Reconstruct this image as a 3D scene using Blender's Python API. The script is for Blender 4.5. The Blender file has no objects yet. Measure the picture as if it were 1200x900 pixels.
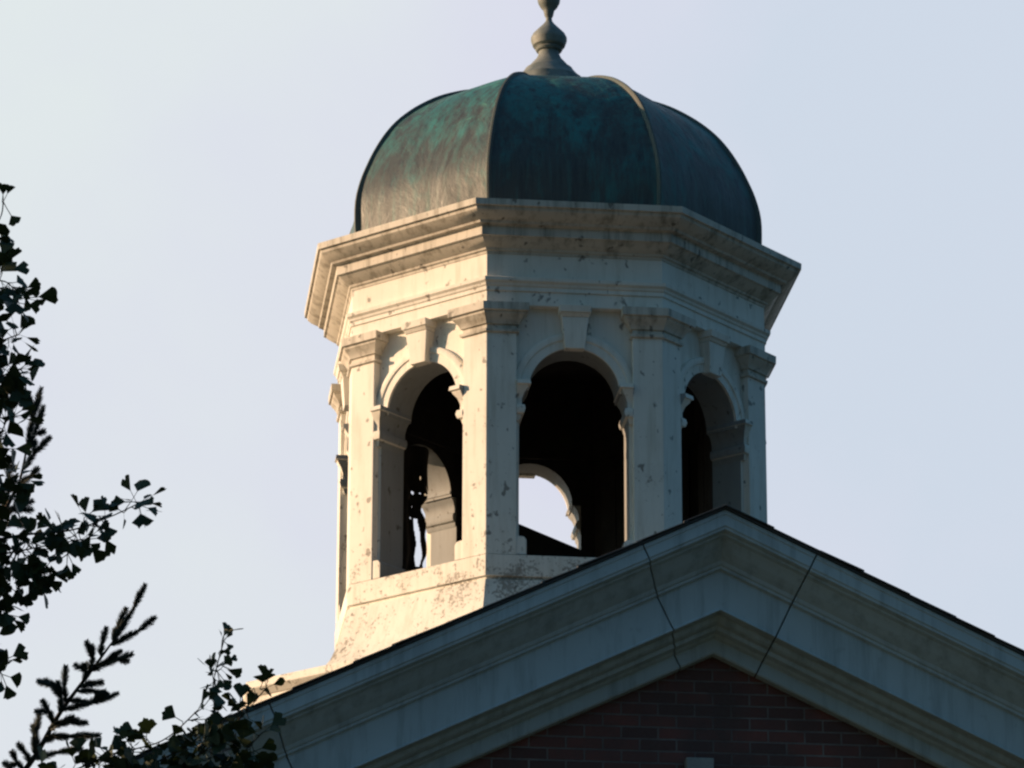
import bpy, bmesh, math, random
from math import sin, cos, tan, pi, radians, sqrt
from mathutils import Vector, Matrix, noise
random.seed(7)
S = bpy.context.scene
COL = S.collection

# ------------------------------------------------------------------ camera
Z0 = 11.72                                   # height of the cupola's cornice above the ground
CAM = Vector((-3.3052, -27.2212, -10.1233 + Z0))
YAW, PITCH, ROLL, F = 0.11164, 0.33123, 0.00241, 5001.0
fw = Vector((sin(YAW)*cos(PITCH), cos(YAW)*cos(PITCH), sin(PITCH)))
rt0 = Vector((cos(YAW), -sin(YAW), 0)); up0 = rt0.cross(fw)
rt = rt0*cos(ROLL) + up0*sin(ROLL); up = -rt0*sin(ROLL) + up0*cos(ROLL)
cd = bpy.data.cameras.new('camera'); cam = bpy.data.objects.new('camera', cd); COL.objects.link(cam)
m = Matrix((rt, up, -fw)).transposed().to_4x4(); m.translation = CAM; cam.matrix_world = m
cd.sensor_width = 36; cd.lens = 36*F/1200; cd.clip_start = .1; cd.clip_end = 5000
S.camera = cam
S.render.resolution_x, S.render.resolution_y = 1024, 768

# ------------------------------------------------------------------ light
SUN_A, SUN_EL = radians(11), radians(14)     # behind the plane of the gable, low on the left
to_sun = Vector((-cos(SUN_A)*cos(SUN_EL), sin(SUN_A)*cos(SUN_EL), sin(SUN_EL)))
W = bpy.data.worlds.new('World'); S.world = W; W.use_nodes = True
nt = W.node_tree; nt.nodes.clear()
out = nt.nodes.new('ShaderNodeOutputWorld'); bg = nt.nodes.new('ShaderNodeBackground')
sky = nt.nodes.new('ShaderNodeTexSky'); sky.sky_type = 'NISHITA'; sky.sun_disc = False
sky.sun_elevation = SUN_EL; sky.sun_rotation = math.atan2(to_sun.x, to_sun.y)
sky.air_density = 1.0; sky.dust_density = 3.0; sky.ozone_density = 1.0; sky.altitude = 50
L = nt.links.new
tc = nt.nodes.new('ShaderNodeTexCoord'); sx = nt.nodes.new('ShaderNodeSeparateXYZ'); L(tc.outputs['Generated'], sx.inputs[0])
def wr(src, a, b, c, d):                      # map range
    n = nt.nodes.new('ShaderNodeMapRange'); n.inputs[1].default_value = a; n.inputs[2].default_value = b
    n.inputs[3].default_value = c; n.inputs[4].default_value = d; n.interpolation_type = 'SMOOTHSTEP'; L(src, n.inputs[0]); return n.outputs[0]
def wm(op, a, b):
    n = nt.nodes.new('ShaderNodeMath'); n.operation = op
    for i, v in enumerate((a, b)):
        if isinstance(v, bpy.types.NodeSocket): L(v, n.inputs[i])
        else: n.inputs[i].default_value = v
    return n.outputs[0]
nz = nt.nodes.new('ShaderNodeTexNoise'); nz.inputs['Scale'].default_value = 8; nz.inputs['Detail'].default_value = 6; L(tc.outputs['Generated'], nz.inputs['Vector'])
# thin bright haze over the northern horizon, whiter towards the sun, clear darker sky overhead and to the south
hx = wm('ADD', wr(sx.outputs[0], -.06, .24, 0, 1), wm('MULTIPLY', wm('SUBTRACT', nz.outputs[0], .5), 1.5))
rmp = nt.nodes.new('ShaderNodeValToRGB'); rmp.color_ramp.elements[0].color = HAZE_A = (5.55, 5.95, 6.0, 1); rmp.color_ramp.elements[1].color = HAZE_B = (4.6, 5.1, 5.85, 1)
e_ = rmp.color_ramp.elements.new(.52); e_.color = (5.2, 5.3, 6.1, 1)
L(hx, rmp.inputs[0])
dark = nt.nodes.new('ShaderNodeMixRGB'); dark.blend_type = 'MULTIPLY'; dark.inputs[0].default_value = 1

dr_ = nt.nodes.new('ShaderNodeMixRGB'); dr_.inputs[1].default_value = (.105, .21, .28, 1); dr_.inputs[2].default_value = (.58, .96, 1.12, 1)
L(wr(sx.outputs[2], .10, .62, 0, 1), dr_.inputs[0]); L(dr_.outputs[0], dark.inputs[2]); L(sky.outputs[0], dark.inputs[1])
mx = nt.nodes.new('ShaderNodeMixRGB')
L(wm('MULTIPLY', wr(sx.outputs[1], .45, .85, 0, .94), wr(sx.outputs[2], .46, .72, 1, 0)), mx.inputs[0])
L(dark.outputs[0], mx.inputs[1]); L(rmp.outputs[0], mx.inputs[2]); L(mx.outputs[0], bg.inputs[0])
bg.inputs[1].default_value = .1
L(bg.outputs[0], out.inputs[0])
sd = bpy.data.lights.new('sun', 'SUN'); so = bpy.data.objects.new('sun', sd); COL.objects.link(so)
sd.energy = 5.0; sd.angle = radians(.6); sd.color = (1, .655, .40)
so.rotation_euler = (-to_sun).to_track_quat('-Z', 'Y').to_euler(); so.location = (-20, 5, 30)
S.view_settings.view_transform = 'Standard'; S.view_settings.look = 'None'
S.view_settings.exposure = .52; S.view_settings.gamma = 1

# ------------------------------------------------------------------ materials
class N:
    """tiny node helper"""
    def __init__(s, name):
        s.m = bpy.data.materials.new(name); s.m.use_nodes = True; s.t = s.m.node_tree
        s.b = s.t.nodes['Principled BSDF']; s.pos = s.new('ShaderNodeNewGeometry').outputs['Position']
    def new(s, k): return s.t.nodes.new(k)
    def ln(s, a, b): s.t.links.new(a, b)
    def map(s, sc=(1, 1, 1), rot=(0, 0, 0), src=None):
        n = s.new('ShaderNodeMapping'); n.inputs['Scale'].default_value = sc; n.inputs['Rotation'].default_value = rot
        s.ln(src or s.pos, n.inputs[0]); return n.outputs[0]
    def noise(s, scale, detail=4, rough=.55, vec=None, dist=0):
        n = s.new('ShaderNodeTexNoise'); n.inputs['Scale'].default_value = scale; n.inputs['Detail'].default_value = detail
        n.inputs['Roughness'].default_value = rough; n.inputs['Distortion'].default_value = dist
        s.ln(vec or s.pos, n.inputs['Vector']); return n.outputs['Fac']
    def ramp(s, f, a, b, ca=(0, 0, 0, 1), cb=(1, 1, 1, 1)):
        n = s.new('ShaderNodeValToRGB'); e = n.color_ramp.elements
        e[0].position = a; e[0].color = ca; e[1].position = b; e[1].color = cb
        s.ln(f, n.inputs[0]); return n.outputs[0]
    def mix(s, f, a, b, mode='MIX'):
        n = s.new('ShaderNodeMixRGB'); n.blend_type = mode
        for i, v in ((0, f), (1, a), (2, b)):
            if isinstance(v, bpy.types.NodeSocket): s.ln(v, n.inputs[i])
            else: n.inputs[i].default_value = v if i == 0 else (*v, 1)
        return n.outputs[0]
    def math(s, op, a, b):
        n = s.new('ShaderNodeMath'); n.operation = op
        for i, v in enumerate((a, b)):
            if isinstance(v, bpy.types.NodeSocket): s.ln(v, n.inputs[i])
            else: n.inputs[i].default_value = v
        return n.outputs[0]
    def bump(s, h, strength=.4, dist=.01):
        n = s.new('ShaderNodeBump'); n.inputs['Strength'].default_value = strength; n.inputs['Distance'].default_value = dist
        s.ln(h, n.inputs['Height']); s.ln(n.outputs[0], s.b.inputs['Normal'])
    def fin(s, col, rough=.7, **k):
        if isinstance(col, bpy.types.NodeSocket): s.ln(col, s.b.inputs['Base Color'])
        else: s.b.inputs['Base Color'].default_value = (*col, 1)
        if isinstance(rough, bpy.types.NodeSocket): s.ln(rough, s.b.inputs['Roughness'])
        else: s.b.inputs['Roughness'].default_value = rough
        for a, v in k.items(): s.b.inputs[a.replace('_', ' ')].default_value = v
        return s.m

def paint(name, base, dirt, under, fleck=.62, mottle=.5, low=None, spotty=.7):
    n = N(name)
    big = n.noise(1.7, 5, .6); mid = n.noise(9, 5, .65); fine = n.noise(48, 5, .72, dist=.3)
    streak = n.noise(1, 5, .65, n.map((16, 16, 1.6)))
    c = n.mix(n.ramp(big, .35, .7), base, tuple(v*.86 for v in base))
    c = n.mix(n.math('MULTIPLY', n.ramp(streak, .48, .75), mottle), c, dirt)
    # flaking paint: islands where the fine noise passes a threshold that the broad noise shifts
    thr = n.math('ADD', n.math('MULTIPLY', fine, .62), n.math('MULTIPLY', mid, .38))
    if low:                                   # lichen and flaking thicker on the lower courses
        sp = n.new('ShaderNodeSeparateXYZ'); n.ln(n.pos, sp.inputs[0])
        mr = n.new('ShaderNodeMapRange'); n.ln(sp.outputs[2], mr.inputs[0])
        mr.inputs[1].default_value = low[0]; mr.inputs[2].default_value = low[1]
        mr.inputs[3].default_value = 0; mr.inputs[4].default_value = .075
        thr = n.math('ADD', thr, mr.outputs[0])
    thr = n.math('ADD', thr, n.math('MULTIPLY', n.math('SUBTRACT', big, .5), .36))
    fl = n.ramp(thr, fleck, fleck+.035)
    c = n.mix(n.math('MULTIPLY', fl, .75), c, under)
    spots = n.ramp(n.noise(17, 2, .5, n.map((1, 1, .8))), .66, .72)
    c = n.mix(n.math('MULTIPLY', spots, spotty), c, tuple(v*.35 for v in under))
    n.bump(n.math('SUBTRACT', n.math('MULTIPLY', mid, .3), n.math('MULTIPLY', fl, .5)), .5, .006)
    return n.fin(c, .62)
M_PAINT = paint('weathered_cream_paint', (.78, .75, .67), (.44, .40, .31), (.21, .17, .13), .628, .55, (Z0-1.5, Z0-2.6))
M_TRIM = paint('stained_cornice_paint', (.60, .56, .48), (.16, .14, .10), (.12, .10, .075), .665, .95)
M_REVEAL = paint('shaded_reveal_paint', (.27, .285, .285), (.17, .17, .16), (.15, .12, .09), .72, .6)  # cream paint darkened for the reveals, their shade put into the colour
M_RAKE = paint('grey_trim_paint', (.52, .60, .63), (.28, .32, .33), (.16, .15, .13), .76, .8, spotty=.12)

def copper(name, up_):
    n = N(name)
    a = n.noise(2.6, 6, .62, n.map((1, 1, .55)), .6); b = n.noise(11, 6, .7, n.map((1, 1, .35)), .5); c_ = n.noise(45, 3, .7)
    sp = n.new('ShaderNodeSeparateXYZ'); n.ln(n.pos, sp.inputs[0])
    mr = n.new('ShaderNodeMapRange'); n.ln(sp.outputs[2], mr.inputs[0])
    mr.inputs[1].default_value = Z0+.2; mr.inputs[2].default_value = Z0+1.5; mr.inputs[3].default_value = -.13; mr.inputs[4].default_value = .13
    f = n.math('ADD', n.math('ADD', n.math('MULTIPLY', a, .6), n.math('MULTIPLY', b, .4)), mr.outputs[0])
    col = n.mix(n.ramp(f, .42, .58), (.058, .066, .062), (.032, .185, .18))
    col = n.mix(n.ramp(n.math('ADD', n.noise(5, 6, .7, dist=1), mr.outputs[0]), .60, .72), col, (.09, .30, .22))
    col = n.mix(n.ramp(n.noise(7, 5, .7, n.map((2.2, 2.2, .22))), .50, .66), col, (.040, .043, .045))
    col = n.mix(n.math('MULTIPLY', n.ramp(c_, .5, .75), .3), col, (.09, .10, .08))
    run = n.noise(1, 5, .7, n.map((26, 26, 1.4)))
    col = n.mix(n.math('MULTIPLY', n.ramp(run, .52, .70), .45), col, (.06, .19, .165))
    col = n.mix(n.math('MULTIPLY', n.ramp(run, .30, .46, (1, 1, 1, 1), (0, 0, 0, 1)), .6), col, (.026, .028, .030))
    n.bump(n.math('ADD', n.math('MULTIPLY', a, 1.6), n.math('MULTIPLY', c_, .05)), .3, .03)
    return n.fin(col, n.ramp(b, .3, .8, (.42,)*3+(1,), (.68,)*3+(1,)), Metallic=.15)
M_COPPER = copper('green_patina_copper', 1)
def simple(name, a, b, scale=6, rough=.75, bump=.3, **k):
    n = N(name); f = n.noise(scale, 5, .65)
    n.bump(f, bump, .01)
    return n.fin(n.mix(n.ramp(f, .35, .65), a, b), rough, **k)
M_RIB = simple('dull_copper_seam', (.10, .10, .085), (.07, .10, .09), 8, .65, Metallic=0.0)
M_FIN = simple('weathered_bronze', (.24, .25, .23), (.12, .14, .13), 9, .6, Metallic=0.0)
M_DARK = simple('dark_timber_and_shade', (.022, .019, .018), (.035, .03, .026), 9, .9)  # dark timber; also paints the lantern's interior shade as near-black colour
M_SLATE = simple('dark_slate', (.045, .045, .05), (.075, .072, .07), 12, .6)
M_BARK = simple('grey_bark', (.10, .085, .07), (.055, .045, .038), 30, .9, .8)
M_TWIG = simple('twig_bark', (.06, .05, .035), (.035, .03, .022), 60, .85)
M_STONE = simple('grey_limestone', (.36, .36, .34), (.26, .26, .25), 18, .85)
M_GROUND = simple('lawn', (.02, .034, .018), (.03, .042, .024), .6, .95)
def leafmat(name, a, b, tr):
    n = N(name); n.bump(n.noise(90, 2), .2, .002)
    n.fin(n.mix(n.ramp(n.noise(5, 3), .35, .65), a, b), .55)
    t = n.new('ShaderNodeBsdfTranslucent'); t.inputs[0].default_value = (b[0]*1.3, b[1]*1.3, b[2], 1)
    ms = n.new('ShaderNodeMixShader'); ms.inputs[0].default_value = tr
    n.ln(n.b.outputs[0], ms.inputs[1]); n.ln(t.outputs[0], ms.inputs[2])
    n.ln(ms.outputs[0], n.t.nodes['Material Output'].inputs[0]); return n.m
M_LEAF = leafmat('ginkgo_leaf', (.022, .040, .014), (.034, .054, .018), .12)
M_NEEDLE = leafmat('conifer_needle', (.045, .070, .062), (.065, .090, .080), .05)
def brickmat():
    n = N('dark_red_brick')
    sp = n.new('ShaderNodeSeparateXYZ'); n.ln(n.pos, sp.inputs[0])
    ge = n.new('ShaderNodeNewGeometry'); sn = n.new('ShaderNodeSeparateXYZ'); n.ln(ge.outputs['Normal'], sn.inputs[0])
    side = n.math('GREATER_THAN', n.math('ABSOLUTE', sn.outputs[0], 0), .5)
    h = n.math('ADD', n.math('MULTIPLY', sp.outputs[0], n.math('SUBTRACT', 1, side)), n.math('MULTIPLY', sp.outputs[1], side))
    cb = n.new('ShaderNodeCombineXYZ'); n.ln(h, cb.inputs[0]); n.ln(sp.outputs[2], cb.inputs[1])
    bt = n.new('ShaderNodeTexBrick'); n.ln(cb.outputs[0], bt.inputs['Vector'])
    bt.offset = .5; bt.inputs['Scale'].default_value = 1; bt.inputs['Brick Width'].default_value = .185
    bt.inputs['Row Height'].default_value = .061; bt.inputs['Mortar Size'].default_value = .0055; bt.inputs['Mortar Smooth'].default_value = .25
    bt.inputs['Bias'].default_value = -.1
    bt.inputs['Color1'].default_value = (.13, .055, .048, 1); bt.inputs['Color2'].default_value = (.29, .085, .065, 1)
    bt.inputs['Mortar'].default_value = (.27, .225, .21, 1)
    c = n.mix(n.ramp(n.noise(3, 5, .6), .3, .75), bt.outputs['Color'], (.09, .055, .05))
    c = n.mix(n.math('MULTIPLY', n.ramp(n.noise(60, 3, .7), .45, .8), .4), c, (.13, .09, .08))
    n.bump(n.math('ADD', n.math('MULTIPLY', bt.outputs['Fac'], -1), n.math('MULTIPLY', n.noise(70, 3), .35)), .8, .008)
    return n.fin(c, .88)
M_BRICK = brickmat()

# ------------------------------------------------------------------ object helpers
WORLD = {}
def empty(name, loc, label, cat, group=None):
    o = bpy.data.objects.new(name, None); COL.objects.link(o); o.location = loc; o.empty_display_size = .3
    o['label'] = label; o['category'] = cat
    if group: o['group'] = group
    WORLD[o] = Vector(loc); return o
def obj(name, bm, mat, parent=None, smooth=False, bevel=0, auto=None, shift=(0, 0, 0), label=None):
    """bm holds coordinates in world space minus `shift`; origin goes to the parent's origin"""
    bmesh.ops.recalc_face_normals(bm, faces=bm.faces)
    base = WORLD.get(parent, Vector((0, 0, 0)))
    bmesh.ops.translate(bm, verts=bm.verts, vec=Vector(shift)-base)
    me = bpy.data.meshes.new(name); bm.to_mesh(me); bm.free(); me.materials.append(mat)
    o = bpy.data.objects.new(name, me); COL.objects.link(o)
    if parent: o.parent = parent
    WORLD[o] = base
    if smooth or auto:
        me.shade_smooth()
        if auto: me.set_sharp_from_angle(angle=radians(auto))
    if bevel:
        b = o.modifiers.new('bevel', 'BEVEL'); b.width = bevel; b.segments = 2; b.limit_method = 'ANGLE'; b.angle_limit = radians(40)
        b.harden_normals = False
    if label: o['label'] = label
    return o
def dup(o, rz, parent=None):
    c = o.copy(); COL.objects.link(c)
    if parent is not None: c.parent = parent
    c.rotation_euler = (0, 0, rz)
    for ch in [k for k in list(COL.objects) if k.parent == o]:
        d = ch.copy(); COL.objects.link(d); d.parent = c
    return c
T8 = tan(pi/8)
def fp(k, s, ap, z):
    """point of face k (0 = front, normal -y; counter-clockwise from above seen as +45 each): s along the face, ap apothem"""
    a = -pi/2 + k*pi/4
    n = Vector((cos(a), sin(a), 0)); t = Vector((-sin(a), cos(a), 0))
    v = n*ap + t*s; v.z = z; return v
def loft(bm, rings, closed=True, cap0=False, cap1=False):
    R = [[bm.verts.new(p) for p in r] for r in rings]
    n = len(R[0])
    for a, b in zip(R, R[1:]):
        for i in range(n if closed else n-1):
            j = (i+1) % n
            try: bm.faces.new((a[i], a[j], b[j], b[i]))
            except ValueError: pass
    if cap0: bm.faces.new(R[0])
    if cap1: bm.faces.new(R[-1])
    return R
def octring(profile, cap0=False, cap1=False, seg=1):
    bm = bmesh.new()
    rings = []
    for ap, z in profile:
        r = []
        for k in range(8):
            for q in range(seg):
                s = -1 + 2*q/seg
                r.append(fp(k, s*ap*T8, ap, z))
        rings.append(r)
    loft(bm, rings, True, cap0, cap1); return bm
def box(bm, x0, x1, y0, y1, z0, z1, f=None):
    P = [Vector((x, y, z)) for x in (x0, x1) for y in (y0, y1) for z in (z0, z1)]
    if f: P = [f(p) for p in P]
    v = [bm.verts.new(p) for p in P]
    for q in ((0, 1, 3, 2), (4, 6, 7, 5), (0, 4, 5, 1), (2, 3, 7, 6), (0, 2, 6, 4), (1, 5, 7, 3)): bm.faces.new([v[i] for i in q])
def lathe(profile, n=32):
    bm = bmesh.new()
    loft(bm, [[Vector((r*cos(2*pi*i/n), r*sin(2*pi*i/n), z)) for i in range(n)] for r, z in profile], True, True, True); return bm
def tube(bm, pts, rad, n=6):
    rings = []
    for i, p in enumerate(pts):
        d = (pts[min(i+1, len(pts)-1)]-pts[max(i-1, 0)]).normalized()
        a = d.orthogonal().normalized() if abs(d.z) > .9 else d.cross(Vector((0, 0, 1))).normalized()
        b = d.cross(a)
        rings.append([p + (a*cos(2*pi*j/n)+b*sin(2*pi*j/n))*rad[i] for j in range(n)])
    loft(bm, rings, True, True, True)

# ------------------------------------------------------------------ setting
bm = bmesh.new(); v = [bm.verts.new(p) for p in ((-900, -900, 0), (900, -900, 0), (900, 900, 0), (-900, 900, 0))]; bm.faces.new(v)
g = obj('ground', bm, M_GROUND); g['kind'] = 'structure'

# ------------------------------------------------------------------ brick building
YG, ZA, MS = -7.249, -3.826+Z0, .475         # gable plane, apex height, roof slope
HW, YB = 6.0, 9.0                            # half width, back
bld = empty('brick_building', (0, 0, 0), 'dark red brick building with a plain white gable below the octagonal cupola', 'building')
DB = .47
yw = YG+DB
def rk(x): return ZA - MS*abs(x)
xw = HW-.35
bm = bmesh.new()
pr = [(-xw, 0), (xw, 0), (xw, rk(xw)-.05), (0, ZA-.05), (-xw, rk(xw)-.05)]
loft(bm, [[Vector((x, y, z)) for x, z in pr] for y in (yw, yw+.3)], True, True, True)
obj('gable_wall', bm, M_BRICK, bld)
for x0, x1, y0, y1 in ((-xw, -xw+.3, yw+.3, YB-.3), (xw-.3, xw, yw+.3, YB-.3)):
    bm = bmesh.new(); box(bm, x0, x1, y0, y1, 0, rk(xw)-.05); obj('side_wall', bm, M_BRICK, bld)
bm = bmesh.new(); loft(bm, [[Vector((x, y, z)) for x, z in pr] for y in (YB-.3, YB)], True, True, True)
obj('back_wall', bm, M_BRICK, bld)
# roof: sheathing board slab, and slates in courses at the verge
bm = bmesh.new()
for sx in (-1, 1):
    P = [(0, .002), (sx*(HW+.15), .002-MS*(HW+.15)), (sx*(HW+.15), .013-MS*(HW+.15)), (0, .013)]
    loft(bm, [[Vector((x, y, ZA+z)) for x, z in P] for y in (YG-.012, YB+.1)], True, True, True)
roof = obj('roof', bm, M_SLATE, bld)
bm = bmesh.new()
rr = random.Random(3)
for sx in (-1, 1):
    x = .0
    while x < HW+.1:
        w = rr.uniform(.15, .32)
        for c in range(3):
            j = rr.uniform(-.006, .006); t = rr.uniform(.006, .010); lift = rr.uniform(-.003, .003)
            y0 = YG-.028+c*.3+j; y1 = YG-.03+(c+1)*.3-.006
            e = rr.uniform(-.012, .012)
            def f(p, x=x, t=t, lift=lift, e=e, w=w):
                xx = x+p.x*(w+.02)+(e if p.x > .5 else 0)
                base = .012+(.006+lift if p.x > .5 else .0)
                return Vector((sx*xx, p.y, ZA-MS*xx+base+p.z*t))
            box(bm, 0, 1, y0, y1, 0, 1, f)
        x += w
obj('verge_slates', bm, M_SLATE, bld, bevel=.002)
# raking cornice in jointed lengths
RP = [(0, 0), (0, -.022), (.005, -.026), (.006, -.080), (.012, -.084), (.014, -.098), (.040, -.104), (.046, -.106), (.046, -.116),
      (.070, -.124), (.090, -.146), (.112, -.172), (.138, -.196), (.160, -.214), (.168, -.232), (.178, -.238), (.178, -.252), (.2, -.256),
      (.2, -.452), (.192, -.454), (.192, -.464), (.262, -.468), (.270, -.490), (.285, -.500), (.315, -.506), (.322, -.528),
      (.370, -.534), (.380, -.545), (.405, -.552), (.405, -.618), (.412, -.628), (DB-.003, -.63), (DB-.003, -.02), (DB-.003, 0)]
def rakepiece(xa, xb, ga, gb):
    """xa<xb at the top edge; ga/gb: perpendicular joint at that end"""
    bm = bmesh.new()
    stn = [xa] + ([0.0] if xa < 0 < xb else []) + [xb]
    rings = []
    for i, x in enumerate(stn):
        r = []
        for d, h in RP:
            xx = x
            if x != 0: xx = x + (-h*.388 if x < 0 else h*.388)
            r.append(Vector((xx, YG+d, rk(xx)+h)))
        rings.append(r)
    loft(bm, rings, True, True, True); return bm
G = .0032
joints = [-HW-.1, -4.15, -2.24, -.414, .456, 2.32, 4.2, HW+.1]
for a, b in zip(joints, joints[1:]):
    o = obj('raking_cornice', rakepiece(a+G, b-G, 1, 1), M_RAKE, bld, bevel=.0025)
# attic vent with keystone, its head just below the frame
vent = None
bm = bmesh.new(); VX, VZ, VR = -.08, ZA-1.60, .36
n_ = 28
ring = lambda r, y: [Vector((VX+r*cos(2*pi*i/n_), y, VZ+r*sin(2*pi*i/n_))) for i in range(n_)]
loft(bm, [ring(VR, yw-.002), ring(VR, yw-.05), ring(VR-.07, yw-.05), ring(VR-.07, yw-.002)], True)
vent = obj('round_vent', bm, M_STONE, bld, auto=40)
bm = bmesh.new()
loft(bm, [[Vector((VX+s*wd, y, z)) for s, z in ((-1, VZ+VR-.08), (1, VZ+VR-.08), (1.12, VZ+VR+.07), (-1.12, VZ+VR+.07))] for wd, y in ((.062, yw-.001), (.062, yw-.085))], True, True, True)
obj('keystone', bm, M_STONE, vent, bevel=.004)
bm = bmesh.new()
for i in range(7):
    z = VZ-.24+i*.08; hw = sqrt(max(.001, (VR-.075)**2-(z-VZ)**2))
    box(bm, VX-hw, VX+hw, 0, 1, 0, 1, lambda p, z=z: Vector((p.x, yw-.045+p.y*.04, z+p.y*.05+p.z*.012)))
obj('louvre', bm, M_DARK, vent)

# ------------------------------------------------------------------ cupola
cup = empty('cupola', (0, 0, Z0-5), 'weathered cream octagonal cupola with open arches and a green copper dome', 'cupola')
SH = (0, 0, Z0)
AP, PP, IN = 1.386, 1.330, 1.10              # pilaster face, recessed panel, inner face apothems
ZT, ZS, ZB = -.64, -2.33, -2.485             # top of the arcade, sill, belt line
OW, AR, ZC = .357, .297, -1.205              # half opening, arch radius, arch centre
# plinth and flared skirt
obj('plinth', octring([(2.05, -3.075), (2.05, -3.125), (2.035, -3.14), (2.01, -3.165), (2.0, -3.17), (2.0, -5)], True, True), M_PAINT, cup, bevel=.004, shift=SH)
obj('skirt', octring([(AP, -2.330), (AP+.004, -2.345), (AP+.004, -2.470), (AP-.014, -2.474), (AP-.014, -2.492), (AP+.006, -2.498), (1.42, -2.62),
     (1.452, -2.74), (1.50, -2.85), (1.575, -2.95), (1.69, -3.02), (1.84, -3.058), (1.99, -3.07), (1.99, -3.08)][:1]+
    [(AP+.004, -2.332), (AP+.004, -2.470), (AP-.014, -2.474), (AP-.014, -2.492), (AP+.006, -2.498), (1.42, -2.62),
     (1.452, -2.74), (1.50, -2.85), (1.575, -2.95), (1.69, -3.02), (1.84, -3.058), (1.99, -3.068)], False, False), M_PAINT, cup, auto=22, shift=SH)
obj('floor', octring([(1.38, ZS-.012), (1.38, ZS-.06)], True, True), M_DARK, cup, shift=SH)

# arcade wall panels
def panel():
    bm = bmesh.new()
    N_ = 20
    def side(ap, flip):
        Wd = ap*T8
        vs = {}
        def V(s, z):
            key = (round(s, 4), round(z, 4))
            if key not in vs: vs[key] = bm.verts.new(fp(0, s, ap, z))
            return vs[key]
        zt = ZT+.03
        angs = sorted(set([pi*i/N_ for i in range(N_+1)] + [math.atan2(zt-ZC, Wd), pi-math.atan2(zt-ZC, Wd)]))
        def bd(a):
            c, s_ = cos(a), sin(a)
            t = min(Wd/abs(c) if abs(c) > 1e-6 else 9e9, (zt-ZC)/s_ if s_ > 1e-6 else 9e9)
            return (c*t, ZC+s_*t)
        for a, b in zip(angs, angs[1:]):
            bm.faces.new([V(AR*cos(a), ZC+AR*sin(a)), V(*bd(a)), V(*bd(b)), V(AR*cos(b), ZC+AR*sin(b))])
        for q in (-1, 1):
            bm.faces.new([V(q*AR, ZC), V(q*Wd, ZC), V(q*Wd, ZS), V(q*OW, ZS), V(q*OW, ZC)])
        z1 = ZS-.05
        bm.faces.new([V(-OW, ZS), V(OW, ZS), V(Wd, ZS), V(Wd, z1), V(-Wd, z1), V(-Wd, ZS)])
        loop = [V(-OW, ZS), V(-OW, ZC)] + [V(AR*cos(a), ZC+AR*sin(a)) for a in reversed(angs)] + [V(OW, ZC), V(OW, ZS)]
        return loop
    A = side(PP, 0); B = side(IN, 1)
    for i in range(len(A)):
        j = (i+1) % len(A); bm.faces.new((A[i], A[j], B[j], B[i]))
    for f in bm.faces:
        if all(abs(v.co.y+IN) < 1e-4 for v in f.verts): f.material_index = 1  # inner face near black, interior shade put into the colour
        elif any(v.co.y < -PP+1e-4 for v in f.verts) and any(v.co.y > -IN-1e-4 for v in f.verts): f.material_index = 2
    return bm
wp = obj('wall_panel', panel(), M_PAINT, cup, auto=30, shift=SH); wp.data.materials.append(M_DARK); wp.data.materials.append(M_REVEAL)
def archivolt():
    bm = bmesh.new(); sec = [(AR+.0, PP-.002), (AR, PP+.018), (AR+.055, PP+.018), (AR+.058, PP+.026), (AR+.085, PP+.030), (AR+.10, PP+.024), (AR+.105, PP-.002)]
    loft(bm, [[fp(0, r*cos(a), ap, ZC+r*sin(a)) for r, ap in sec] for a in [pi*i/28 for i in range(29)]], True, True, True); return bm
obj('archivolt', archivolt(), M_PAINT, wp, auto=35, shift=SH)
bm = bmesh.new()
def wedge(z0, z1, w0, w1, a0, a1, A0=PP-.002):
    loft(bm, [[fp(0, -w0, A0, z0), fp(0, w0, A0, z0), fp(0, w0, a0, z0), fp(0, -w0, a0, z0)],
              [fp(0, -w1, A0, z1), fp(0, w1, A0, z1), fp(0, w1, a1, z1), fp(0, -w1, a1, z1)]], True, True, True)
wedge(-.925, -.715, .064, .088, 1.395, 1.412)
wedge(-.714, -.690, .090, .096, 1.414, 1.430); wedge(-.689, -.642, .104, .106, 1.438, 1.446)
obj('keystone', bm, M_PAINT, wp, bevel=.004, shift=SH)
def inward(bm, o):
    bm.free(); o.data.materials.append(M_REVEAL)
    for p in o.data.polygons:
        if abs(p.normal.x) > .35 and abs(p.normal.y) < .5: p.material_index = 1  # sides facing the opening get the shade-darkened paint
IPR = [(-1.158, .064), (-1.186, .068), (-1.190, .054), (-1.205, .050), (-1.235, .028), (-1.275, .014), (-1.312, .014), (-1.318, .030),
       (-1.345, .036), (-1.372, .028), (-1.378, .010), (-1.40, .006), (-1.415, .0)]
for q in (-1, 1):
    bm = bmesh.new()
    loft(bm, [[fp(0, q*.40, IN+.012, z), fp(0, q*(OW-p), IN+.006, z), fp(0, q*(OW-p), PP+.026+p, z), fp(0, q*(.377), PP+.026+p, z), fp(0, q*.40, PP, z)] for z, p in IPR], True, True, True)
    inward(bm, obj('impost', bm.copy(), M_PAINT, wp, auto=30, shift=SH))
    bm = bmesh.new()
    loft(bm, [[fp(0, q*.40, IN+.01, z), fp(0, q*(OW-p), IN+.01, z), fp(0, q*(OW-p), AP-.006, z), fp(0, q*.40, AP-.006, z)] for z, p in ((ZS+.004, .045), (ZS+.105, .045), (ZS+.125, .03), (ZS+.13, 0))], True, True, True)
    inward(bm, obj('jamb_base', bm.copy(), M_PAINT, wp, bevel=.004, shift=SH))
for k in range(1, 8): dup(wp, k*pi/4, cup)
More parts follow.
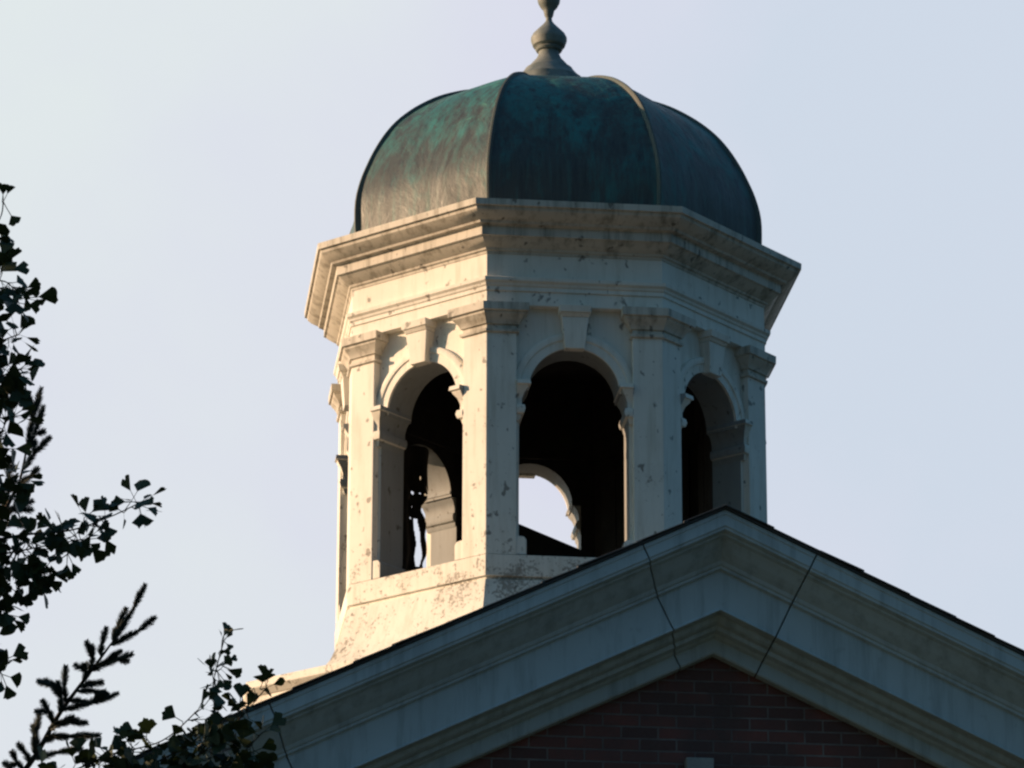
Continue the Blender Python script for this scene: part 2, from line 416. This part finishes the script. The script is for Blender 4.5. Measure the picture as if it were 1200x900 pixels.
# corner pilasters with capitals
SE = .378
def corner_sweep(bm, prof, seoff=None):
    rings = []
    for ap, z in prof:
        se = SE-(ap-AP)
        rings.append([fp(0, se, PP-.02, z), fp(0, se, ap, z), fp(0, ap*T8, ap, z), fp(1, -se, ap, z), fp(1, -se, PP-.02, z)])
    loft(bm, rings, True, True, True)
bm = bmesh.new(); corner_sweep(bm, [(AP, ZS+.001), (AP, ZT-.002)])
pl = obj('pilaster', bm, M_PAINT, cup, bevel=.004, shift=SH)
bm = bmesh.new()
corner_sweep(bm, [(AP+.001, -.835), (AP+.016, -.829), (AP+.018, -.812), (AP+.001, -.806), (AP+.001, -.780), (AP+.014, -.776), (AP+.018, -.762),
     (AP+.030, -.742), (AP+.052, -.716), (AP+.056, -.700), (AP+.072, -.697), (AP+.074, -.645), (AP+.05, -.6415)])
obj('capital', bm, M_TRIM, pl, auto=25, shift=SH)
for k in range(1, 8): dup(pl, k*pi/4, cup)
# entablature
obj('architrave', octring([(IN, -.640), (AP+.004, -.640), (AP+.004, -.548), (AP+.014, -.545), (AP+.014, -.520), (AP+.022, -.512), (AP+.026, -.498),
     (AP+.040, -.484), (AP+.042, -.462), (AP+.02, -.452), (IN, -.452)]), M_PAINT, cup, auto=25, shift=SH)
obj('frieze', octring([(IN, -.453), (AP+.002, -.453), (AP+.002, -.290), (IN, -.290)]), M_PAINT, cup, shift=SH)
obj('cornice', octring([(IN, -.292), (AP+.006, -.292), (AP+.010, -.276), (AP+.022, -.270), (AP+.026, -.258), (AP+.050, -.244), (AP+.080, -.222), (AP+.096, -.204),
     (AP+.112, -.200), (AP+.112, -.140), (AP+.120, -.134), (AP+.146, -.130), (AP+.152, -.116), (AP+.172, -.106), (AP+.200, -.088), (AP+.222, -.066), (AP+.228, -.044),
     (1.630, -.042), (1.632, 0), (1.60, .010), (1.34, .06), (1.30, .06)], seg=6), M_TRIM, cup, auto=25, shift=SH)
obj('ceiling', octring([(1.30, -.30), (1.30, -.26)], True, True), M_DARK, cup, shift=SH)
bm = bmesh.new()   # dark ring added above the arches as interior shade
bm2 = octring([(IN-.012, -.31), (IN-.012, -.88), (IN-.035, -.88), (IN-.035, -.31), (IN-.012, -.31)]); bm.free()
obj('shade_lining', bm2, M_DARK, cup, shift=SH)
# boards added in three arches to stop sun and hide lit reveals
rb = random.Random(4)
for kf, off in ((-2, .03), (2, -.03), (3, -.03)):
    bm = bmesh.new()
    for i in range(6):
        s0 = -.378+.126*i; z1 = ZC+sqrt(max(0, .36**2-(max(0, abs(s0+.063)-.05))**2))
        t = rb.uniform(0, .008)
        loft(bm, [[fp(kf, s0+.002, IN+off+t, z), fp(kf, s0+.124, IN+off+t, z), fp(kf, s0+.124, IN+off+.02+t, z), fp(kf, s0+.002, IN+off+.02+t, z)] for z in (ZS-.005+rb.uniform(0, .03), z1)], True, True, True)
    obj('light_block_boards', bm, M_DARK, cup, shift=SH)
# dome
DP = [(.03, 1.462), (.18, 1.474), (.35, 1.472), (.50, 1.438), (.63, 1.388), (.75, 1.332), (.87, 1.262), (.98, 1.178), (1.08, 1.074), (1.16, .968),
      (1.228, .858), (1.283, .738), (1.325, .620), (1.357, .480), (1.38, .340), (1.392, .20), (1.395, .08)]
def dr(t):
    i = min(int(t), len(DP)-2); f = t-i
    return DP[i][0]*(1-f)+DP[i+1][0]*f, DP[i][1]*(1-f)+DP[i+1][1]*f
ND = 48
# resample smoothly (Catmull-Rom)
def cr(t):
    i = min(int(t), len(DP)-2); f = t-i
    P = [DP[max(i-1, 0)], DP[i], DP[i+1], DP[min(i+2, len(DP)-1)]]
    return [.5*((2*P[1][c])+(-P[0][c]+P[2][c])*f+(2*P[0][c]-5*P[1][c]+4*P[2][c]-P[3][c])*f*f+(-P[0][c]+3*P[1][c]-3*P[2][c]+P[3][c])*f**3) for c in (0, 1)]
prof = [cr(t*(len(DP)-1)/ND) for t in range(ND+1)]
bm = octring([(r*cos(pi/8), z) for z, r in prof], False, True, seg=8)
for vtx in bm.verts:                          # hand-beaten unevenness of the sheets
    d = noise.noise(vtx.co*2.3)*.010+noise.noise(vtx.co*7)*.003
    h = Vector((vtx.co.x, vtx.co.y, .5)).normalized(); vtx.co += h*d
dome = obj('dome', bm, M_COPPER, cup, auto=30, shift=SH)
bm = bmesh.new()
rw, rh = .011, .021
rings = []
a = -pi/2+pi/8; rd = Vector((cos(a), sin(a), 0)); tg = Vector((-sin(a), cos(a), 0))
for i, (z, r) in enumerate(prof[:-1]):
    z2, r2 = prof[i+1]; z1_, r1_ = prof[max(i-1, 0)]
    tz, tr = z2-z1_, r2-r1_; l = sqrt(tz*tz+tr*tr); nr, nz_ = tz/l, -tr/l
    c = rd*r + Vector((0, 0, z)); n3 = rd*nr+Vector((0, 0, nz_))
    rings.append([c+tg*rw*1.6-n3*.02, c+tg*rw*1.2+n3*rh*.5, c+tg*rw*.6+n3*rh, c-tg*rw*.6+n3*rh, c-tg*rw*1.2+n3*rh*.5, c-tg*rw*1.6-n3*.02])
loft(bm, rings, True, True, True)
rib = obj('rib', bm, M_RIB, dome, auto=45, shift=SH)
for k in range(1, 8):
    c = rib.copy(); COL.objects.link(c); c.parent = dome; c.rotation_euler = (0, 0, k*pi/4)
obj('flashing', octring([(1.348, .052), (1.372, .056), (1.372, .078), (1.352, .082)]), M_RIB, cup, shift=SH)
FP = [(.28, 1.37), (.27, 1.47), (.25, 1.50), (.245, 1.53), (.215, 1.555), (.178, 1.60), (.168, 1.618), (.148, 1.63), (.120, 1.665), (.090, 1.70), (.076, 1.73), (.072, 1.755), (.088, 1.762), (.096, 1.775), (.088, 1.785), (.092, 1.79),
      (.112, 1.80), (.126, 1.84), (.126, 1.862), (.112, 1.89), (.075, 1.93), (.042, 1.965), (.024, 1.99), (.021, 2.015), (.030, 2.03), (.036, 2.06), (.040, 2.075), (.058, 2.095),
      (.076, 2.13), (.082, 2.17), (.074, 2.21), (.045, 2.245), (.020, 2.27), (.014, 2.34), (.004, 2.46)]
obj('finial', lathe(FP, 40), M_FIN, cup, auto=28, shift=SH)
# slanted timber and netting inside the open lantern
bm = bmesh.new()
def slanted(p0, p1, w, h):
    p0, p1 = Vector(p0), Vector(p1); d = (p1-p0).normalized(); s = d.cross(Vector((0, 0, 1))).normalized(); u = s.cross(d)
    loft(bm, [[q+s*w+u*h, q-s*w+u*h, q-s*w-u*h, q+s*w-u*h] for q in (p0, p1)], True, True, True)

# pixel ray helper: a point seen at (x, y) of the 1200 x 900 photograph at forward distance d
def at(x, y, d): return CAM + (fw + rt*((x-600)/F) - up*((y-450)/F))*d
def aty(x, y, Y):
    r = fw + rt*((x-600)/F) - up*((y-450)/F); return CAM + r*((Y-CAM.y)/r.y)
slanted(aty(560, 632, .75), aty(715, 697, .75), .03, .21)
obj('roof_brace', bm, M_DARK, cup, bevel=.004)
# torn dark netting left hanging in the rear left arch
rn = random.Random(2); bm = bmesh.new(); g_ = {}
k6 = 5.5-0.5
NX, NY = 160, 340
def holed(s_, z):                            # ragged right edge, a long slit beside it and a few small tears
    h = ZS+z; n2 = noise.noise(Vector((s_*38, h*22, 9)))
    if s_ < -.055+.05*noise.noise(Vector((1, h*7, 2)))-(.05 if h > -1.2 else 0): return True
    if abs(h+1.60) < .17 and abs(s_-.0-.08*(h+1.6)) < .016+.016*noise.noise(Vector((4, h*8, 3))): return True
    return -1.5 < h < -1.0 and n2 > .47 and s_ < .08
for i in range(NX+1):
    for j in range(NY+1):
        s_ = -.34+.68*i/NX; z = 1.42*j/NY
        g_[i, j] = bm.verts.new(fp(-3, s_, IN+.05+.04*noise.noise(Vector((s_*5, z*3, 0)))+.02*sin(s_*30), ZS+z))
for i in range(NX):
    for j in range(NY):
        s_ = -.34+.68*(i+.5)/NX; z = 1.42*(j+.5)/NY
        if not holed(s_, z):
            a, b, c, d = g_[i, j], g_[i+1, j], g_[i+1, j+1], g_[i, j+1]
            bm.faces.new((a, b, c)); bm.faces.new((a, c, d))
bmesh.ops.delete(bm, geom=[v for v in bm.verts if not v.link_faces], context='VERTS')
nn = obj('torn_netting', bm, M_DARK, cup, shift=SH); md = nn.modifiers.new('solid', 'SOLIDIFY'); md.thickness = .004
S.render.engine = 'CYCLES'; S.cycles.filter_width = 2.4
# ------------------------------------------------------------------ trees
def fan(bm, base, d, nrm, size, rnd):
    """a ginkgo leaf: thin petiole and a notched fan blade with a slight fold"""
    d = d.normalized(); s = d.cross(nrm).normalized(); n = s.cross(d).normalized()
    pl_ = size*rnd.uniform(.5, .9); w = size*.002+.0012
    b0 = base; b1 = base+d*pl_
    v0 = [bm.verts.new(b0+s*w), bm.verts.new(b0-s*w), bm.verts.new(b1-s*w), bm.verts.new(b1+s*w)]; bm.faces.new(v0)
    half = radians(rnd.uniform(26, 50)); fold = rnd.uniform(-.25, .35)
    c = bm.verts.new(b1-d*.001)
    K = 8; prev = None
    for i in range(K+1):
        a = -half+2*half*i/K
        r = size*(1-.10*abs(sin(a*1.0)))*(1+rnd.uniform(-.05, .05))
        if i == K//2: r *= rnd.uniform(.78, .97)
        r *= (1-.05*abs(i-K/2)/K)
        p = b1+(d*cos(a)+s*sin(a))*r + n*(fold*abs(sin(a))*r*.5)
        q = bm.verts.new(p)
        if prev: bm.faces.new((c, prev, q))
        prev = q
def rdir(rnd, bias=Vector((0, 0, 0)), k=1):
    v = Vector((rnd.gauss(0, 1), rnd.gauss(0, 1), rnd.gauss(0, 1))).normalized()
    return (v*k+bias).normalized()
def smooth_path(pts, n):
    P = [pts[0]]+pts+[pts[-1]]; out_ = []
    for i in range(len(pts)-1):
        a, b, c, d = P[i], P[i+1], P[i+2], P[i+3]
        for j in range(n):
            t = j/n
            out_.append(.5*((2*b)+(-a+c)*t+(2*a-5*b+4*c-d)*t*t+(-a+3*b-3*c+d)*t**3))
    out_.append(pts[-1]); return out_

DT = 12.0
gb = at(-420, 900, DT+.3); gb.z = 0
gk = empty('ginkgo_tree', gb, 'ginkgo tree with small fan shaped leaves reaching in from the left edge', 'tree')
rnd = random.Random(11)
leaf = bmesh.new()
def ginkgo_twig(bmw, path, r0, r1, dens, size=.055, spread=.05, tip=True, start=0.0):
    size *= 1.08; dens *= 1.2
    pts = smooth_path(path, 6); n = len(pts)
    tube(bmw, pts, [r1*.8+(r0-r1*.8)*(1-i/(n-1))**3.2 for i in range(n)], 6)
    Lr = [0]
    for a, b in zip(pts, pts[1:]): Lr.append(Lr[-1]+(b-a).length)
    cnt = int(Lr[-1]*dens)
    for c in range(cnt):
        t = (start+(1-start)*rnd.random())*Lr[-1]
        i = max(j for j in range(n-1) if Lr[j] <= t)
        p = pts[i].lerp(pts[i+1], (t-Lr[i])/max(1e-6, Lr[i+1]-Lr[i]))
        ax = (pts[i+1]-pts[i]).normalized()
        # a spur with a few leaves
        sp = rdir(rnd, ax*.35); sp_end = p+sp*rnd.uniform(.004, spread)
        tube(bmw, [p, sp_end], [.0018, .0014], 4)
        for q in range(rnd.choice((1, 2, 3))):
            fan(leaf, sp_end, rdir(rnd, sp*.9+Vector((0, 0, -.25))), rdir(rnd), size*rnd.uniform(.6, 1.1), rnd)
    if tip:
        for q in range(3): fan(leaf, pts[-1], rdir(rnd, (pts[-1]-pts[-2]).normalized()*1.3), rdir(rnd), size*rnd.uniform(.6, .9), rnd)
def P(*l, d=DT): return [at(x, y, d+rnd.uniform(-.05, .05)) for x, y in l]
bm = bmesh.new()
trunk_top = at(-560, -900, DT+.8)
tp = [gb, gb.lerp(trunk_top, .3)+Vector((.05, .1, 0)), gb.lerp(trunk_top, .6)+Vector((-.06, 0, 0)), trunk_top]
tpp = smooth_path(tp, 8)
tube(bm, tpp, [.17-.14*i/(len(tpp)-1) for i in range(len(tpp))], 14)
obj('trunk', bm, M_BARK, gk, smooth=True)
def hub(t):
    return tpp[int(t*(len(tpp)-1))]
# (attachment height on trunk, pixel path, radius, density)
vis = [
 (.50, [(-160, 360), (-50, 300), (-4, 262), (4, 236)], 34, .030),
 (.48, [(-150, 420), (-40, 340), (6, 330), (22, 355)], 46, .036),
 (.47, [(-150, 480), (-50, 420), (0, 400), (22, 392)], 56, .037),
 (.45, [(-150, 520), (-40, 470), (4, 440), (24, 432)], 62, .037),
 (.42, [(-150, 620), (-60, 560), (-8, 520), (14, 478)], 60, .037),
 (.40, [(-160, 640), (-60, 610), (-10, 590), (18, 560)], 60, .037),
 (.38, [(-160, 700), (-60, 650), (20, 628), (80, 622), (128, 606), (166, 588)], 30, .034),
 (.38, [(-160, 700), (-60, 660), (10, 648), (52, 640), (96, 632)], 55, .036),
 (.37, [(-160, 700), (-60, 690), (0, 680), (30, 668), (50, 672)], 55, .036),
 (.36, [(-160, 740), (-60, 720), (-10, 700), (8, 720)], 50, .036),
 (.34, [(-160, 780), (-70, 770), (-20, 760), (2, 790)], 40, .034),
 (.30, [(-180, 1000), (-40, 960), (60, 915), (130, 885), (190, 868), (232, 832)], 46, .034),
 (.30, [(-180, 1040), (-20, 990), (90, 930), (190, 890), (246, 850), (250, 800), (262, 752)], 40, .024),
 (.30, [(-180, 1040), (-20, 1010), (100, 960), (190, 915), (255, 868), (285, 838), (312, 806)], 42, .033),
 (.28, [(-180, 1080), (0, 1040), (140, 960), (220, 925), (275, 890), (308, 858)], 60, .036),
 (.28, [(-180, 1080), (0, 1040), (100, 960), (160, 925), (210, 900), (240, 870)], 60, .036),
 (.26, [(-180, 1120), (0, 1080), (160, 990), (250, 950), (296, 915)], 60, .036),
 (.26, [(-180, 1120), (0, 1060), (60, 980), (100, 935), (150, 905)], 50, .036)]
for th, px, dens, size in vis:
    path = [hub(th)] + P(*px)
    bmw = bmesh.new()
    ginkgo_twig(bmw, path, .022, .0022, dens, size*1.35, .035, True, .35)
    obj('branch', bmw, M_TWIG, gk)
# the rest of the crown, to the left of and above what the photograph shows
def inframe(p, mx_=12):
    d = p-CAM; z = d.dot(fw)
    if z < .5: return False
    x = 600+F*d.dot(rt)/z; y = 450-F*d.dot(up)/z
    return x > -mx_ and y > -200 and y < 905 or (x > 20 and y <= -200)
cc = Vector((hub(.55).x-.35, hub(.55).y+.1, 5.6))
for i in range(120):
    t = rnd.uniform(.22, .97); h = hub(t)
    a = rnd.uniform(0, 2*pi); ln_ = (1.9-1.2*abs(t-.45)*1.6)*rnd.uniform(.6, 1)
    e = h+Vector((cos(a)*ln_, sin(a)*ln_, rnd.uniform(.0, .7)))
    if inframe(e, 90) or inframe(h.lerp(e, .6), 90):
        e = h-(e-h)*.8; e.z = h.z+abs(e.z-h.z)
        if inframe(e, 90): continue
    bmw = bmesh.new(); mid = h.lerp(e, .5)+Vector((0, 0, .08))
    pts = smooth_path([h, mid, e], 5); tube(bmw, pts, [.03-.026*j/10 for j in range(11)], 6)
    for s_ in range(58):
        q = pts[rnd.randint(3, 10)]+rdir(rnd)*rnd.uniform(.02, .34)
        if inframe(q, 70): continue
        for u in range(3):
            fan(leaf, q, rdir(rnd), rdir(rnd), .05*rnd.uniform(.8, 1.25), rnd)
    obj('branch', bmw, M_TWIG, gk)
obj('crown', leaf, M_LEAF, gk)

# conifer: boughs with short brush-like sprigs of needles
DC = 12.6
cb = at(-300, 900, DC+.5); cb.z = 0
cf = empty('conifer_tree', cb, 'blue green conifer with short needled sprigs rising at the lower left corner', 'tree')
nd = bmesh.new(); rnc = random.Random(5)
def sprig(bmw, a, b, nlen=.024, dens=5600, r=.003):
    d = b-a; ln_ = d.length; d.normalize()
    if ln_ > .16: nlen *= .72
    tube(bmw, [a, b], [r, r*.6], 4)
    s = d.orthogonal().normalized(); t = d.cross(s)
    k = int(ln_*dens)
    for i in range(k):
        f = (i+.5)/k; ph = rnc.uniform(0, 2*pi); o = s*cos(ph)+t*sin(ph)
        p = a+d*ln_*f; dr_ = (o*.62+d*rnc.uniform(.45, 1.0)).normalized()
        l = nlen*rnc.uniform(.8, 1.1)*(.55+.45*sin(pi*min(1, f*1.05)**.8))
        w = .0012; q = dr_.orthogonal().normalized()*w; q2 = dr_.cross(q)
        v = [nd.verts.new(p+q), nd.verts.new(p-q*.5+q2*.87), nd.verts.new(p-q*.5-q2*.87)]
        e = nd.verts.new(p+dr_*l)
        nd.faces.new((v[0], v[1], e)); nd.faces.new((v[1], v[2], e)); nd.faces.new((v[2], v[0], e))
bm = bmesh.new(); top = at(-330, -300, DC+.7)
ctp = smooth_path([cb, cb.lerp(top, .5)+Vector((.04, 0, 0)), top], 10)
tube(bm, ctp, [.13-.12*i/20 for i in range(21)], 12); obj('trunk', bm, M_BARK, cf, smooth=True)
def PC(x, y, j=.03): return at(x, y, DC+rnc.uniform(-j, j))
def bough(px, sp, root):
    bmw = bmesh.new()
    pts = smooth_path([root]+[PC(*q, .01) for q in px], 6)
    tube(bmw, pts, [.014-.0115*i/(len(pts)-1) for i in range(len(pts))], 6)
    for x0, y0, x1, y1 in sp:
        a = PC(x0, y0, .01); b = PC(x1+rnc.uniform(-5, 5), y1+rnc.uniform(-4, 4), .05); c = a.lerp(b, rnc.uniform(.4, .6))+rdir(rnc)*.008
        sprig(bmw, a, c); sprig(bmw, c, b)
        if rnc.random() < .45: sprig(bmw, c, c+(b-a)*rnc.uniform(.25, .45)+rdir(rnc)*.035)
    obj('branch', bmw, M_TWIG, cf)
bough([(-160, 1020), (-20, 950), (34, 896), (70, 836), (110, 782), (132, 752)],
      [(132, 752, 170, 682), (130, 756, 180, 720), (132, 752, 146, 716), (118, 770, 122, 738), (104, 790, 112, 757), (112, 780, 150, 768),
       (108, 786, 132, 764), (98, 800, 98, 782), (94, 806, 122, 804), (90, 810, 130, 812), (78, 826, 72, 782), (72, 806, 50, 798), (70, 836, 64, 800),
       (72, 832, 134, 812), (62, 848, 50, 820), (60, 850, 96, 842), (52, 862, 112, 858), (44, 880, 42, 838), (40, 884, 40, 846), (36, 896, 20, 872),
       (56, 856, 84, 838), (30, 905, 12, 880), (48, 870, 84, 866), (24, 915, 6, 890), (40, 890, 100, 876), (82, 822, 104, 826)], ctp[8])
bough([(-160, 720), (-60, 660), (-10, 625), (10, 590), (24, 560), (32, 520)],
      [(32, 520, 52, 452), (30, 530, 54, 478), (26, 552, 60, 514), (20, 568, 44, 545), (8, 596, 40, 598), (0, 606, 42, 588), (2, 600, 20, 560), (16, 575, 6, 540), (-4, 620, 30, 612)], ctp[11])
for i in range(60):
    t = rnc.uniform(.2, .98); h = ctp[int(t*20)]; a = rnc.uniform(0, 2*pi); ln_ = 1.5*(1.08-t)*rnc.uniform(.7, 1)+.2
    e = h+Vector((cos(a)*ln_, sin(a)*ln_, .15*ln_))
    if inframe(e, 60): continue
    bmw = bmesh.new(); tube(bmw, [h, h.lerp(e, .5)+Vector((0, 0, -.04)), e], [.014, .009, .003], 5)
    for j in range(14):
        f = rnc.uniform(.25, 1); p = h.lerp(e, f); q = p+rdir(rnc, (e-h).normalized()*.8)*rnc.uniform(.08, .2)
        if inframe(q, 40): continue
        sprig(bmw, p, q, .017, 500)
    obj('branch', bmw, M_TWIG, cf)
obj('crown', nd, M_NEEDLE, cf)
